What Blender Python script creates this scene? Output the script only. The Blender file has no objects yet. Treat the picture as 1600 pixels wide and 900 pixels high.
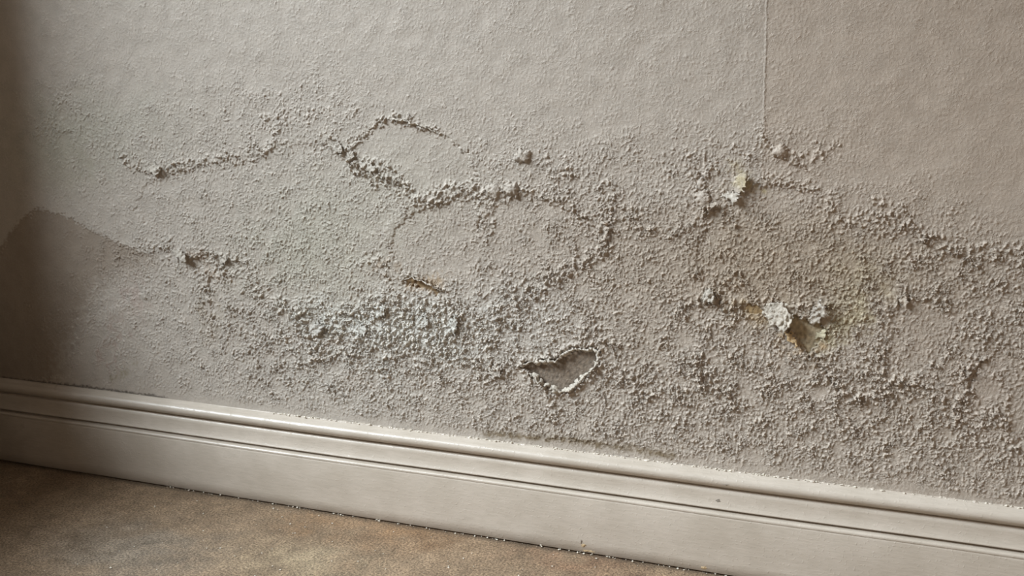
import bpy, bmesh, math, time
import numpy as np
from mathutils import Vector, Matrix

T0 = time.time()
scene = bpy.context.scene
C = scene.collection

# ------------------------------------------------------------------ camera
F_PX = 1800.0
YAW, PITCH = math.radians(-20.45), math.radians(12.16)
CAM = np.array([0.0, -1.5596, 0.7494])
fwd = np.array([math.sin(YAW)*math.cos(PITCH), math.cos(YAW)*math.cos(PITCH), -math.sin(PITCH)])
rgt = np.array([math.cos(YAW), -math.sin(YAW), 0.0])
upv = np.cross(rgt, fwd)
cd = bpy.data.cameras.new('camera')
cam = bpy.data.objects.new('camera', cd)
C.objects.link(cam)
cd.sensor_width = 36.0
cd.lens = 36.0 * F_PX / 1600.0
cam.matrix_world = Matrix(((rgt[0], upv[0], -fwd[0], CAM[0]), (rgt[1], upv[1], -fwd[1], CAM[1]),
                           (rgt[2], upv[2], -fwd[2], CAM[2]), (0, 0, 0, 1)))
cd.dof.use_dof = True
cd.dof.focus_distance = 1.62
cd.dof.aperture_fstop = 9.0
cd.clip_start = 0.02
scene.camera = cam

# ------------------------------------------------------------------ world, lights, exposure
world = bpy.data.worlds.new('world')
scene.world = world
world.use_nodes = True
bg = world.node_tree.nodes['Background']
bg.inputs[0].default_value = (1.0, 0.88, 0.76, 1)
bg.inputs[1].default_value = 0.15


def area(name, loc, target, sx, sy, power, col):
    l = bpy.data.lights.new(name, 'AREA')
    l.shape = 'RECTANGLE'
    l.size, l.size_y, l.energy, l.color = sx, sy, power, col
    o = bpy.data.objects.new(name, l)
    C.objects.link(o)
    o.location = loc
    d = Vector(target) - Vector(loc)
    o.rotation_euler = d.to_track_quat('-Z', 'Y').to_euler()
    return o


WL = -1.64          # the left wall stands just outside the frame
# daylight coming through the window of the left wall
LDIR = Vector((-1.0, -0.62, 0.95)).normalized()
LAIM = Vector((-0.6, 0.0, 0.4))
area('window_daylight', LAIM+LDIR*5.6, LAIM, 3.5, 1.6, 810.0, (0.86, 0.945, 1.0))
# added warm fill, no known source, to the right of and behind the viewer
area('warm_fill', (1.9, -2.3, 1.6), (0.0, 0.0, 0.3), 0.9, 0.9, 9.0, (1.0, 0.70, 0.45))

vs = scene.view_settings
vs.view_transform = 'Standard'
vs.look = 'None'
vs.gamma = 1.0
vs.exposure = 0.0
vs.use_curve_mapping = False

# ------------------------------------------------------------------ helpers


def at(px, py, y=0.0):
    """point of the plane Y = y seen at pixel px, py -> (x, z)"""
    d = fwd + rgt*(px-800)/F_PX + upv*(450-py)/F_PX
    t = (y-CAM[1])/d[1]
    p = CAM + t*d
    return p[0], p[2]


def atf(px, py, z=0.0):
    d = fwd + rgt*(px-800)/F_PX + upv*(450-py)/F_PX
    t = (z-CAM[2])/d[2]
    p = CAM + t*d
    return p[0], p[1]


def mpp(px, py):
    """metres on the wall per pixel near px, py"""
    a, b, c = np.array(at(px, py)), np.array(at(px+1, py)), np.array(at(px, py+1))
    return 0.5*(np.linalg.norm(b-a)+np.linalg.norm(c-a))


def smooth(a, b, x):
    t = np.clip((x-a)/(b-a), 0, 1)
    return t*t*(3-2*t)


def mesh_np(name, verts, faces, mat=None, parent=None, attrs=None, shade=True):
    me = bpy.data.meshes.new(name)
    verts = np.asarray(verts, np.float32)
    faces = np.asarray(faces, np.int32)
    n, k = faces.shape
    me.vertices.add(len(verts))
    me.vertices.foreach_set('co', verts.ravel())
    me.loops.add(n*k)
    me.loops.foreach_set('vertex_index', faces.ravel())
    me.polygons.add(n)
    me.polygons.foreach_set('loop_start', np.arange(0, n*k, k, dtype=np.int32))
    me.polygons.foreach_set('loop_total', np.full(n, k, np.int32))
    if shade:
        me.polygons.foreach_set('use_smooth', np.ones(n, bool))
    for an, (typ, data) in (attrs or {}).items():
        a = me.attributes.new(an, typ, 'POINT')
        a.data.foreach_set('color' if typ == 'FLOAT_COLOR' else 'value', np.asarray(data, np.float32).ravel())
    me.update()
    me.validate()
    if mat:
        me.materials.append(mat)
    o = bpy.data.objects.new(name, me)
    C.objects.link(o)
    if parent:
        o.parent = parent
    return o


def tag(o, label=None, cat=None, group=None, kind=None):
    for k, v in (('label', label), ('category', cat), ('group', group), ('kind', kind)):
        if v:
            o[k] = v
    return o


# ------------------------------------------------------------------ materials


def new_mat(name):
    m = bpy.data.materials.new(name)
    m.use_nodes = True
    nt = m.node_tree
    return m, nt, nt.nodes['Principled BSDF']


def N(nt, typ, **kw):
    n = nt.nodes.new(typ)
    for k, v in kw.items():
        if k in n.inputs.keys():
            n.inputs[k].default_value = v
        else:
            setattr(n, k, v)
    return n


def ramp(nt, src, stops):
    r = nt.nodes.new('ShaderNodeValToRGB')
    e = r.color_ramp.elements
    while len(e) < len(stops):
        e.new(0.5)
    for i, (p, c) in enumerate(stops):
        e[i].position = p
        e[i].color = (*c, 1) if len(c) == 3 else c
    nt.links.new(src, r.inputs[0])
    return r


def mix(nt, a, b, fac, mode='MIX'):
    m = nt.nodes.new('ShaderNodeMix')
    m.data_type = 'RGBA'
    m.blend_type = mode
    for sock, v in ((m.inputs[6], a), (m.inputs[7], b), (m.inputs[0], fac)):
        if isinstance(v, bpy.types.NodeSocket):
            nt.links.new(v, sock)
        else:
            sock.default_value = v if not isinstance(v, tuple) else (*v, 1)
    return m.outputs[2]


def make_wall_mat(name='damp_painted_plaster', attr=True, col=(0.5, 0.46, 0.41), bump_d=0.0016, scale=300):
    m, nt, p = new_mat(name)
    tc = N(nt, 'ShaderNodeTexCoord')
    if attr:
        a = N(nt, 'ShaderNodeAttribute', attribute_name='tint')
        base = a.outputs['Color']
        ra = N(nt, 'ShaderNodeAttribute', attribute_name='rough')
        rf = ra.outputs['Fac']
    else:
        base, rf = col, None
    n1 = N(nt, 'ShaderNodeTexNoise', Scale=38.0, Detail=6.0, Roughness=0.62)
    nt.links.new(tc.outputs['Object'], n1.inputs['Vector'])
    r1 = ramp(nt, n1.outputs['Fac'], [(0.3, (0.90, 0.90, 0.90)), (0.7, (1.06, 1.06, 1.06))])
    c1 = mix(nt, base, r1.outputs[0], 1.0, 'MULTIPLY')
    n2 = N(nt, 'ShaderNodeTexNoise', Scale=900.0, Detail=3.0)
    nt.links.new(tc.outputs['Object'], n2.inputs['Vector'])
    r2 = ramp(nt, n2.outputs['Fac'], [(0.3, (0.88, 0.88, 0.88)), (0.7, (1.08, 1.08, 1.08))])
    c2 = mix(nt, c1, r2.outputs[0], 1.0, 'MULTIPLY')
    nt.links.new(c2, p.inputs['Base Color'])
    p.inputs['Roughness'].default_value = 0.55
    p.inputs['Specular IOR Level'].default_value = 0.35
    n3 = N(nt, 'ShaderNodeTexNoise', Scale=float(scale), Detail=4.0, Roughness=0.6, Distortion=0.6)
    nt.links.new(tc.outputs['Object'], n3.inputs['Vector'])
    b = N(nt, 'ShaderNodeBump', Distance=bump_d, Strength=0.8)
    if rf is not None:
        mr = N(nt, 'ShaderNodeMapRange')
        nt.links.new(rf, mr.inputs['Value'])
        for q, v in ((1, 0.0), (2, 8.0), (3, 0.16), (4, 1.6)):
            mr.inputs[q].default_value = v
        # thin curled ridges added to the plain grain
        n5 = N(nt, 'ShaderNodeTexNoise', Scale=150.0, Detail=1.0, Distortion=0.9)
        nt.links.new(tc.outputs['Object'], n5.inputs['Vector'])
        sb = N(nt, 'ShaderNodeMath', operation='SUBTRACT')
        nt.links.new(n5.outputs['Fac'], sb.inputs[0])
        sb.inputs[1].default_value = 0.5
        ab = N(nt, 'ShaderNodeMath', operation='ABSOLUTE')
        nt.links.new(sb.outputs[0], ab.inputs[0])
        rg_ = N(nt, 'ShaderNodeMapRange')
        nt.links.new(ab.outputs[0], rg_.inputs['Value'])
        rg_.interpolation_type = 'SMOOTHSTEP'
        for q, v in ((1, 0.0), (2, 0.05), (3, 0.45), (4, 0.0)):
            rg_.inputs[q].default_value = v
        ad = N(nt, 'ShaderNodeMath', operation='ADD')
        nt.links.new(n3.outputs['Fac'], ad.inputs[0])
        nt.links.new(rg_.outputs[0], ad.inputs[1])
        mm = N(nt, 'ShaderNodeMath', operation='MULTIPLY')
        nt.links.new(ad.outputs[0], mm.inputs[0])
        nt.links.new(mr.outputs[0], mm.inputs[1])
        nt.links.new(mm.outputs[0], b.inputs['Height'])
    else:
        nt.links.new(n3.outputs['Fac'], b.inputs['Height'])
    nt.links.new(b.outputs[0], p.inputs['Normal'])
    return m


M_WALL = make_wall_mat()

# ------------------------------------------------------------------ wall relief, computed on a regular grid
xL, zT = at(-60, -40)
xR = at(1660, -40)[0]
xL = min(xL, at(-60, 600)[0])
xR = max(xR, at(1660, 850)[0])
zT = max(zT, at(1660, -40)[1])
DX, DZ = 0.00103, 0.00096
NX = int((xR-xL)/DX)+1
Z0 = 0.125
NZ = int((zT-Z0)/DZ)+1
X = xL+np.arange(NX)*DX
Z = Z0+np.arange(NZ)*DZ
XX, ZZ = np.meshgrid(X, Z)         # shape NZ, NX
print('wall grid', NX, NZ, NX*NZ*2, 'x', xL, xR, 'z', Z0, zT)

rng = np.random.default_rng(7)
kx = np.fft.rfftfreq(NX, DX)[None, :]
kz = np.fft.fftfreq(NZ, DZ)[:, None]


def band(wl, bw=0.35, aniso=1.0):
    """gaussian noise of unit variance with wavelengths about wl metres (aniso > 1: stretched upwards)"""
    k = np.sqrt((kx*1.0)**2+(kz*aniso)**2)+1e-9
    flt = np.exp(-0.5*(np.log(k*wl)/bw)**2)
    f = np.fft.rfft2(rng.standard_normal((NZ, NX)))*flt
    n = np.fft.irfft2(f, s=(NZ, NX))
    return (n/n.std()).astype(np.float32)


worm = band(0.0058, 0.28, 1.45)
worm_b = band(0.0084, 0.30, 1.6)
grain = band(0.0043, 0.28, 1.5)
clump = band(0.016, 0.40)
clump_b = band(0.0083, 0.35, 1.3)
big = band(0.05, 0.5)
huge = band(0.16, 0.5)
big_b = band(0.032, 0.4)
rn1, rn2 = band(0.0085, 0.32, 1.35), band(0.0064, 0.30, 1.25)
rdg = np.exp(-(rn1/0.42)**2)*smooth(-1.3, 0.6, band(0.011, 0.4))*1.0
rdg2 = np.exp(-(rn2/0.45)**2)*smooth(-1.3, 0.6, band(0.009, 0.4))
wrinkle = (0.75*rdg+0.65*rdg2-0.28).astype(np.float32)      # short curled ridges of shrunken paint
del rn1, rn2
wx = band(0.02, 0.6)*0.0016+band(0.007, 0.4)*0.0012
wz = band(0.02, 0.6)*0.0016+band(0.007, 0.4)*0.0012
WX, WZ = XX+wx, ZZ+wz              # warped coordinates: ragged outlines

# the roughness of the paint, read off every 100 x 50 pixels and carried onto the wall
RG = """
0 1 1 1 1 1 1 1 1 1 1 1 1 .6 .6 .7 .7
0 1 1 1 1 1 1 1 1 1 1 1 1 .6 .6 .7 .7
.2 1 1 1 1.3 1.5 1 1 1 1 1 1 1 .6 .6 .7 .7
.5 2.2 1.2 1.5 2.6 3 1.5 1.2 1 1 1 1 1 .7 .6 .6 .5
1 2.2 2.5 2.5 3 2.6 2 1.6 2 1.4 1.2 1.5 2 1.5 .7 .6 .5
1 1.6 2.5 2.8 2.5 3 2.5 2.8 3.2 3 3 3.5 2.6 1.5 .7 .6 .5
.7 1.2 2 2.6 3 3 3.2 3.5 3.2 4.2 3.6 3.3 3 2.5 2 .8 .6
.4 .8 2 3 3.5 3.4 2.4 2.6 2.3 4.4 4.4 4 4 4 3.8 2.6 1
.1 .5 3 3.3 3.8 3.6 2.4 2.2 3.2 4.2 4.2 4 4 4 4.4 4.4 4
.1 1.2 3 3.3 4 4 4.2 2.5 5.2 4.5 4 4.4 4.6 4.5 4.5 4.6 4.6
.1 1.6 2.3 3.5 5.2 7 8 7.5 6 4.5 4 4.8 4.6 4.7 5 5 4.5
.1 1.2 2.0 3.5 5 6.5 7.2 7 5 4.5 4.3 5 4.8 5.2 5.4 5.4 4.8
.1 .4 1.4 2.6 4.2 4.8 5 5 5 5 5.6 5.6 5 5.6 5.6 5.2 4.6
0 0 0 .8 2 3.5 4.2 4.2 4.5 5 5 5 5 5.3 5.4 5.4 4.6
0 0 0 0 0 .6 1.4 3 4 4.2 4.6 4.6 4.6 4.6 4.8 4.8 4.6
0 0 0 0 0 0 0 1 2 2.4 3 3.4 4 4 4 4.2 4
0 0 0 0 0 0 0 0 0 0 1 2 2 2 2.5 3 3
"""
RG = np.array([[float(v) for v in r.split()] for r in RG.strip().splitlines()])

# pixel chart of the flat wall (a plain homography), used to look the readings up
vx, vy, vz = XX-CAM[0], -CAM[1], ZZ-CAM[2]
den = vx*fwd[0]+vy*fwd[1]+vz*fwd[2]
PX = 800+F_PX*(vx*rgt[0]+vy*rgt[1]+vz*rgt[2])/den
PY = 450-F_PX*(vx*upv[0]+vy*upv[1]+vz*upv[2])/den


def lookup(tab, dx, dy, px, py):
    gx = np.clip(px/dx, 0, tab.shape[1]-1.001)
    gy = np.clip(py/dy, 0, tab.shape[0]-1.001)
    i, j = gx.astype(int), gy.astype(int)
    fx, fy = gx-i, gy-j
    fx, fy = fx*fx*(3-2*fx), fy*fy*(3-2*fy)
    return (tab[j, i]*(1-fx)*(1-fy)+tab[j, i+1]*fx*(1-fy)+tab[j+1, i]*(1-fx)*fy+tab[j+1, i+1]*fx*fy)


R = lookup(RG, 100.0, 50.0, PX+big*14, PY+huge*8)
R = np.clip(R*(1+0.22*big+0.10*clump), 0, 10).astype(np.float32)

H = np.zeros((NZ, NX), np.float32)          # relief, metres out of the wall
TINT = np.ones((NZ, NX, 3), np.float32)


def window(x0, x1, z0, z1, m):
    i0, i1 = max(0, int((x0-m-xL)/DX)), min(NX, int((x1+m-xL)/DX)+2)
    j0, j1 = max(0, int((z0-m-Z0)/DZ)), min(NZ, int((z1+m-Z0)/DZ)+2)
    return slice(j0, max(j1, j0+1)), slice(i0, max(i1, i0+1))


def dist_line(pts, marg, warp=1.0):
    P = np.array([at(*p) for p in pts])
    w = window(P[:, 0].min(), P[:, 0].max(), P[:, 1].min(), P[:, 1].max(), marg)
    x = XX[w]+wx[w]*warp
    z = ZZ[w]+wz[w]*warp
    d = np.full(x.shape, 9.0)
    for a, b in zip(P[:-1], P[1:]):
        e = b-a
        t = np.clip(((x-a[0])*e[0]+(z-a[1])*e[1])/(e@e), 0, 1)
        d = np.minimum(d, np.hypot(x-a[0]-t*e[0], z-a[1]-t*e[1]))
    return w, d


def sd_poly(pts, marg, warp=1.0):
    """signed distance to a polygon given in pixels, negative inside"""
    w, d = dist_line(list(pts)+[pts[0]], marg, warp)
    x = XX[w]+wx[w]*warp
    z = ZZ[w]+wz[w]*warp
    P = np.array([at(*p) for p in pts])
    ins = np.zeros(x.shape, bool)
    for a, b in zip(P, np.roll(P, -1, 0)):
        c = ((a[1] > z) != (b[1] > z))
        xi = (b[0]-a[0])*(z-a[1])/(b[1]-a[1]+1e-12)+a[0]
        ins ^= c & (x < xi)
    return w, np.where(ins, -d, d)


# --- 1. slow waves of the plaster
H += huge*0.00022+big*0.00012

# --- 2. paint skins that still stand proud, the bared surface between them lying deeper
RECESS = [
    ([(604, 187), (655, 199), (686, 206), (730, 240), (748, 284), (690, 296), (655, 306), (622, 288), (602, 268), (575, 255), (548, 236), (575, 207)], 0.0018, 1.5),
    ([(768, 312), (806, 303), (860, 316), (905, 332), (934, 368), (925, 400), (880, 428), (825, 462), (760, 482), (712, 486), (668, 448), (632, 428), (608, 392), (618, 352), (668, 322), (742, 306), (752, 360)], 0.0015, 1.8),
    ([(1172, 292), (1225, 288), (1262, 296), (1290, 312), (1330, 348), (1395, 372), (1420, 430), (1370, 478), (1290, 470), (1215, 478), (1120, 455), (1090, 430), (1088, 380), (1112, 330), (1150, 318)], 0.0014, 1.8),
    ([(255, 276), (330, 256), (398, 250), (440, 226), (505, 224), (550, 262), (600, 288), (630, 318), (602, 356), (590, 400), (540, 420), (500, 470), (430, 466), (395, 412), (330, 392), (250, 372), (210, 330), (225, 290)], 0.0011, 2.2),
    ([(0, 400), (22, 352), (60, 327), (100, 336), (150, 366), (196, 386), (240, 398), (235, 450), (180, 480), (120, 500), (110, 590), (-60, 600), (-60, 400)], 0.0009, 1.6),
    ([(1512, 600), (1530, 570), (1562, 548), (1600, 560), (1640, 700), (1590, 690), (1560, 640), (1520, 650)], 0.0012, 2.0),
    ([(1392, 470), (1425, 462), (1470, 480), (1500, 520), (1470, 560), (1420, 590), (1380, 560), (1398, 520)], 0.0010, 2.5),
    ([(500, 522), (535, 520), (540, 545), (512, 560), (496, 545)], 0.0018, 1.2),
    ([(300, 400), (352, 398), (385, 415), (370, 425), (330, 425), (305, 415)], 0.0016, 1.2),
]
for pts, dep, soft in RECESS:
    w, d = sd_poly(pts, 0.02, 1.3)
    s = soft*mpp(*pts[0])
    H[w] -= dep*(1-smooth(-s, s, d))
    if pts[0] in ((1512, 600), (604, 187), (1392, 470)):
        R[w] *= 1-0.45*(1-smooth(-s*3, s, d))

# --- 3. lines of blistered crust (points in pixels, width px, height mm, sharpness)
CR = [
    ([(188, 240), (215, 258), (245, 270), (275, 262)], 8, 2.2), ([(275, 262), (305, 252), (350, 246), (385, 246), (410, 238)], 5.5, 2.6),
    ([(405, 240), (425, 222), (432, 200), (415, 188)], 6, 2.0), ([(418, 190), (470, 182), (520, 172), (555, 170)], 7, 0.9),
    ([(82, 160), (105, 158), (115, 175), (135, 178)], 6, 1.1), ([(60, 205), (100, 200), (140, 205)], 8, 0.7),
    ([(602, 184), (622, 184), (640, 190), (662, 197), (682, 204)], 4.2, 3.2),
    ([(602, 186), (580, 200), (560, 212), (545, 226)], 2.6, 1.6),
    ([(510, 212), (522, 224), (540, 236), (552, 246)], 7, 3.0), ([(553, 258), (575, 262), (595, 262), (610, 274)], 9, 3.2),
    ([(552, 248), (565, 270), (585, 280)], 6, 2.0), ([(588, 282), (586, 300)], 3, 1.6),
    ([(608, 276), (632, 296), (650, 312), (668, 312), (690, 302), (706, 296)], 8, 2.6), ([(700, 298), (730, 286), (745, 296)], 7, 2.0),
    ([(622, 330), (650, 322), (690, 318)], 5, 1.0),
    ([(742, 296), (748, 318), (750, 345), (746, 372)], 4, 2.4), ([(772, 315), (768, 340), (760, 362), (762, 400), (766, 418)], 4.5, 2.0),
    ([(758, 300), (776, 306), (786, 318)], 5, 1.8),
    ([(812, 296), (838, 300), (862, 316), (880, 318)], 3.4, 2.4), ([(880, 318), (900, 326), (915, 338)], 4.0, 1.8),
    ([(862, 262), (880, 250), (888, 268), (870, 274)], 7, 1.8), ([(895, 270), (915, 285)], 6, 1.2),
    ([(940, 296), (948, 322), (960, 340), (950, 358)], 8, 2.8), ([(955, 305), (970, 322)], 5, 1.8),
    ([(952, 352), (946, 380), (944, 395)], 6, 2.8), ([(942, 396), (920, 410), (900, 416)], 9, 2.4),
    ([(898, 412), (875, 432), (860, 440)], 7, 3.0), ([(858, 440), (836, 452), (818, 466), (800, 478)], 9, 3.2),
    ([(802, 478), (785, 498), (770, 520), (760, 540)], 10, 2.4),
    ([(990, 332), (1004, 345), (1018, 352)], 6, 1.8), ([(1018, 356), (1048, 362), (1080, 352), (1098, 336)], 6, 1.8),
    ([(1100, 326), (1102, 352), (1100, 372)], 4, 2.2), ([(1118, 316), (1106, 326), (1100, 334)], 3.4, 3.0),
    ([(1128, 318), (1126, 350)], 4, 1.2), ([(1152, 330), (1148, 360)], 4, 1.1),
    ([(1083, 268), (1083, 298)], 3, 2.4), ([(1193, 204), (1192, 225), (1190, 236)], 5, 2.6), ([(1180, 238), (1176, 248)], 4, 2.4),
    ([(1146, 222), (1160, 236), (1168, 246)], 4, 1.4), ([(1100, 268), (1120, 262)], 4, 1.2),
    ([(1230, 240), (1244, 252), (1258, 254)], 6, 2.6), ([(1262, 250), (1276, 240), (1288, 236)], 5, 2.2), ([(1286, 236), (1300, 228), (1310, 222)], 4, 2.0),
    ([(1245, 238), (1262, 232), (1284, 225)], 3, 1.6),
    ([(1180, 288), (1205, 284), (1235, 284), (1258, 292), (1278, 296)], 3.2, 2.4),
    ([(1292, 300), (1290, 320), (1310, 345)], 6, 1.3), ([(1318, 345), (1345, 342), (1370, 340)], 6, 1.7), ([(1365, 325), (1385, 335), (1400, 345), (1415, 352)], 9, 2.4),
    ([(1372, 318), (1395, 312), (1412, 320), (1414, 332)], 4, 1.3),
    ([(1415, 355), (1440, 362), (1450, 372)], 7, 2.2), ([(1450, 372), (1476, 382), (1478, 392), (1502, 394)], 7, 2.6), ([(1500, 396), (1530, 400), (1555, 395), (1590, 402), (1620, 404)], 9, 3.0),
    ([(1425, 400), (1432, 420)], 4, 1.0),
    ([(1062, 484), (1080, 478), (1100, 464), (1118, 466)], 7, 2.6), ([(1112, 466), (1132, 478), (1156, 490), (1180, 494)], 8, 2.2),
    ([(1170, 486), (1200, 490), (1222, 500)], 5, 2.8), ([(1140, 470), (1150, 482)], 4, 2.8),
    ([(1240, 490), (1262, 486), (1280, 480), (1288, 466)], 6, 2.2),
    ([(1256, 538), (1276, 560), (1288, 584), (1296, 592)], 4, 2.2), ([(1296, 592), (1312, 608), (1340, 622)], 6, 2.4), ([(1345, 622), (1380, 612), (1395, 600)], 8, 2.6),
    ([(1300, 470), (1330, 480), (1360, 500)], 8, 1.4), ([(1355, 560), (1380, 590), (1420, 600)], 9, 1.5),
    ([(1395, 480), (1425, 465), (1470, 470), (1500, 490)], 5, 1.5), ([(1400, 470), (1415, 462)], 5, 2.4),
    ([(1540, 545), (1524, 565), (1512, 590), (1508, 615)], 7, 2.2), ([(1508, 615), (1500, 640), (1505, 660)], 8, 2.2), ([(1560, 640), (1575, 660), (1582, 700)], 7, 1.8),
    ([(1540, 560), (1570, 610), (1575, 640)], 5, 1.4), ([(1450, 610), (1480, 640), (1490, 680)], 8, 1.6),
    ([(950, 578), (985, 592), (1010, 612)], 9, 2.4), ([(1010, 612), (1060, 620), (1090, 600)], 9, 1.7), ([(1080, 560), (1095, 600), (1130, 618), (1150, 610)], 8, 2.2),
    ([(1100, 600), (1145, 630)], 8, 1.4), ([(1140, 560), (1180, 570)], 8, 1.0),
    ([(222, 388), (250, 384), (262, 396), (275, 394)], 6, 2.4), ([(300, 398), (330, 400), (348, 410)], 6, 2.8), ([(345, 404), (378, 408), (385, 420)], 5, 2.2),
    ([(308, 425), (335, 432), (355, 428)], 7, 2.6), ([(314, 440), (328, 455), (330, 470)], 5, 2.2), ([(330, 470), (332, 500), (333, 530)], 3.4, 1.6),
    ([(385, 425), (410, 460), (440, 480), (466, 490)], 9, 1.3),
    ([(466, 490), (480, 512), (486, 540), (500, 560)], 7, 2.6), ([(510, 555), (530, 548), (545, 556)], 6, 2.0),
    ([(575, 410), (592, 404), (603, 416), (600, 425)], 5, 2.2), ([(530, 420), (560, 410), (575, 400)], 5, 1.2),
    ([(632, 436), (650, 432), (672, 440), (692, 456)], 4, 3.0), ([(692, 456), (700, 470), (708, 486)], 4, 2.0),
    ([(520, 505), (560, 480), (600, 470), (640, 476)], 12, 2.2), ([(590, 478), (598, 495), (585, 505)], 6, 3.0), ([(640, 480), (700, 490), (712, 510)], 11, 2.0), ([(712, 492), (705, 530), (690, 545)], 6, 2.8),
    ([(540, 530), (590, 540), (640, 560), (690, 545)], 12, 1.8), ([(560, 520), (650, 520)], 14, 1.6),
    ([(760, 572), (790, 574), (812, 570)], 6, 3.0), ([(720, 560), (765, 575)], 9, 2.2), ([(745, 590), (790, 590)], 7, 1.0),
    ([(1095, 560), (1090, 590)], 6, 1.6), ([(930, 505), (945, 530), (960, 540)], 8, 1.8), ([(870, 500), (915, 520), (940, 540)], 9, 1.8),
    ([(1088, 430), (1130, 445), (1180, 452)], 6, 1.0), ([(1140, 400), (1150, 430)], 6, 1.0),
    ([(860, 620), (864, 640)], 5, 2.2),
]
lump = np.clip(0.32*clump_b+0.22*worm_b+0.95*wrinkle+0.42, 0, 2.0)
for pts, wd, hh in CR:
    m = mpp(*pts[0])
    s = wd*m*1.35
    w, d = dist_line(pts, s*3, 1.6)
    g = np.exp(-(d/s)**2)
    va = np.clip(0.75+0.45*big_b[w]+0.35*clump[w], 0.08, 1.9)
    H[w] += (hh*0.00056*g*va*(0.34+0.80*lump[w])).astype(np.float32)
    g = g*np.clip(va, 0, 1)
    R[w] = np.clip(R[w]+g*(1.2+0.5*hh)*0.8, 0, 9)
    TINT[w] *= (1+0.08*g[..., None]*np.array([1.0, 1.0, 1.0]))

# dark cracks running along some crusts
CK = [([(742, 300), (750, 330), (747, 360)], 1.6, 2.2), ([(947, 350), (949, 385)], 1.8, 2.6), ([(545, 226), (565, 212), (598, 190)], 1.4, 1.2),
      ([(1262, 540), (1272, 556), (1285, 578), (1298, 592), (1308, 606)], 2.4, 4.2), ([(1540, 560), (1522, 590), (1508, 622), (1504, 640)], 2.4, 2.6), ([(1100, 560), (1098, 590)], 2, 2), ([(327, 440), (332, 480), (334, 530)], 1.6, 1.4), ([(632, 440), (650, 438), (672, 448), (690, 460)], 3.4, 3.4),
      ([(1115, 462), (1128, 470)], 3, 3.5), ([(1160, 480), (1188, 484)], 5, 2.0), ([(1100, 335), (1103, 372)], 1.8, 1.8), ([(538, 234), (546, 246)], 2.4, 2.4),
      ([(590, 268), (596, 280)], 2.4, 2.2), ([(600, 415), (605, 420)], 3.0, 2.4), ([(498, 512), (508, 518)], 4.5, 4.5), ([(1412, 470), (1420, 466)], 2.4, 2.0)]
for pts, wd, hh in CK:
    s = wd*mpp(*pts[0])
    w, d = dist_line(pts, s*4, 0.9)
    H[w] -= (hh*0.001*np.exp(-(d/s)**2)).astype(np.float32)

# --- 4. hollows where the paint has come away entirely
HEART = [(813, 572), (826, 566), (842, 563), (858, 560), (869, 564), (876, 554), (886, 547), (900, 544), (914, 545), (926, 543), (936, 549),
         (936, 560), (934, 570), (926, 578), (916, 588), (905, 600), (893, 609), (880, 614), (868, 612), (856, 604), (845, 599), (835, 591), (826, 583)]
PEEL = [(1228, 492), (1240, 494), (1262, 502), (1282, 508), (1290, 520), (1276, 540), (1262, 552), (1248, 534), (1234, 516)]
SPLIT = [(633, 434), (645, 434), (660, 440), (675, 446), (688, 456), (684, 460), (668, 454), (650, 446), (638, 446)]
CHIP = [(1160, 478), (1178, 476), (1196, 484), (1190, 494), (1168, 490)]
HOLES = [(HEART, 0.0062, 1.0), (PEEL, 0.0050, 1.0), (SPLIT, 0.0046, 0.9), (CHIP, 0.0022, 0.9)]
HOLE_SD = []
HB = huge*0.00022+big*0.00012
for pts, dep, soft in HOLES:
    w, d = sd_poly(pts, 0.03, 0.9)
    s = soft*mpp(*pts[0])
    k = 1-smooth(-s, s, d)
    flat = HB[w]-dep
    H[w] = H[w]*(1-k)+flat*k
    R[w] = R[w]*(1-k)+1.4*k
    HOLE_SD.append((w, d, dep))
    if pts is HEART:
        ring = np.exp(-((d-0.004)/0.0042)**2)*(d > 0)
        H[w] += 0.0034*ring*(0.25+0.8*lump[w])*np.clip(0.8+0.4*clump[w], 0.2, 1.6)
        TINT[w] *= 1+0.12*ring[..., None]

# --- 5. the fine relief: worm-like wrinkles and granules of the blown paint
w, d = dist_line([(-60, 585), (0, 592), (400, 642), (900, 703), (1250, 749), (1660, 804)], 0.04, 0.4)
R[w] *= 0.30+0.70*smooth(0.006, 0.018, d)
fine = grain*0.35+worm*0.5
wrk = np.clip(wrinkle*2.1+worm*0.28+worm_b*0.25+0.1, -0.7, 2.4)
wrk = np.where(wrk > 0, wrk, wrk*0.5)
H += 0.000048*fine*np.clip(1.4-R*0.2, 0.3, 1.4)
H += (0.00016*np.clip(R-0.25, 0, 6.3))*wrk*1.42
knob = np.clip(clump_b*0.6+wrinkle*1.4-0.1, 0, 3)
H += 0.00010*np.clip(R-4.0, 0, 6)*knob+0.00030*np.clip(R-5.5, 0, 3)*np.clip(clump*0.8+clump_b*0.6, -0.8, 2)
# fading out on the smooth painted strip above the skirting
# --- 6. blisters and the old seam are parts of their own, laid over the wall (built below)

# ------------------------------------------------------------------ colours of the paint and its stains
PAINT = np.array([0.458, 0.410, 0.358], np.float32)
TINT *= PAINT
# the sheet right of the old seam is a shade browner than the one left of it
sx = at(1195, 150)[0]
TINT *= 1-smooth(-0.0015, 0.0015, XX-sx)[..., None]*np.array([0.025, 0.055, 0.080], np.float32)*smooth(0.45, 0.62, ZZ)[..., None]
TINT *= 1-smooth(-0.9, 0.1, XX)[..., None]*np.array([0.0, 0.03, 0.055], np.float32)


def stain(cx, cy, rx, ry, col, k, warp=1.0, soft=0.6):
    """blend a coloured stain (pixels) into the paint"""
    ex = (PX+big*12*warp+clump*4*warp-cx)/rx
    ey = (PY+huge*10*warp+clump_b*4*warp-cy)/ry
    g = np.exp(-(ex*ex+ey*ey))*k
    TINT[...] = TINT*(1-g[..., None])+np.array(col, np.float32)*g[..., None]


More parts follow.
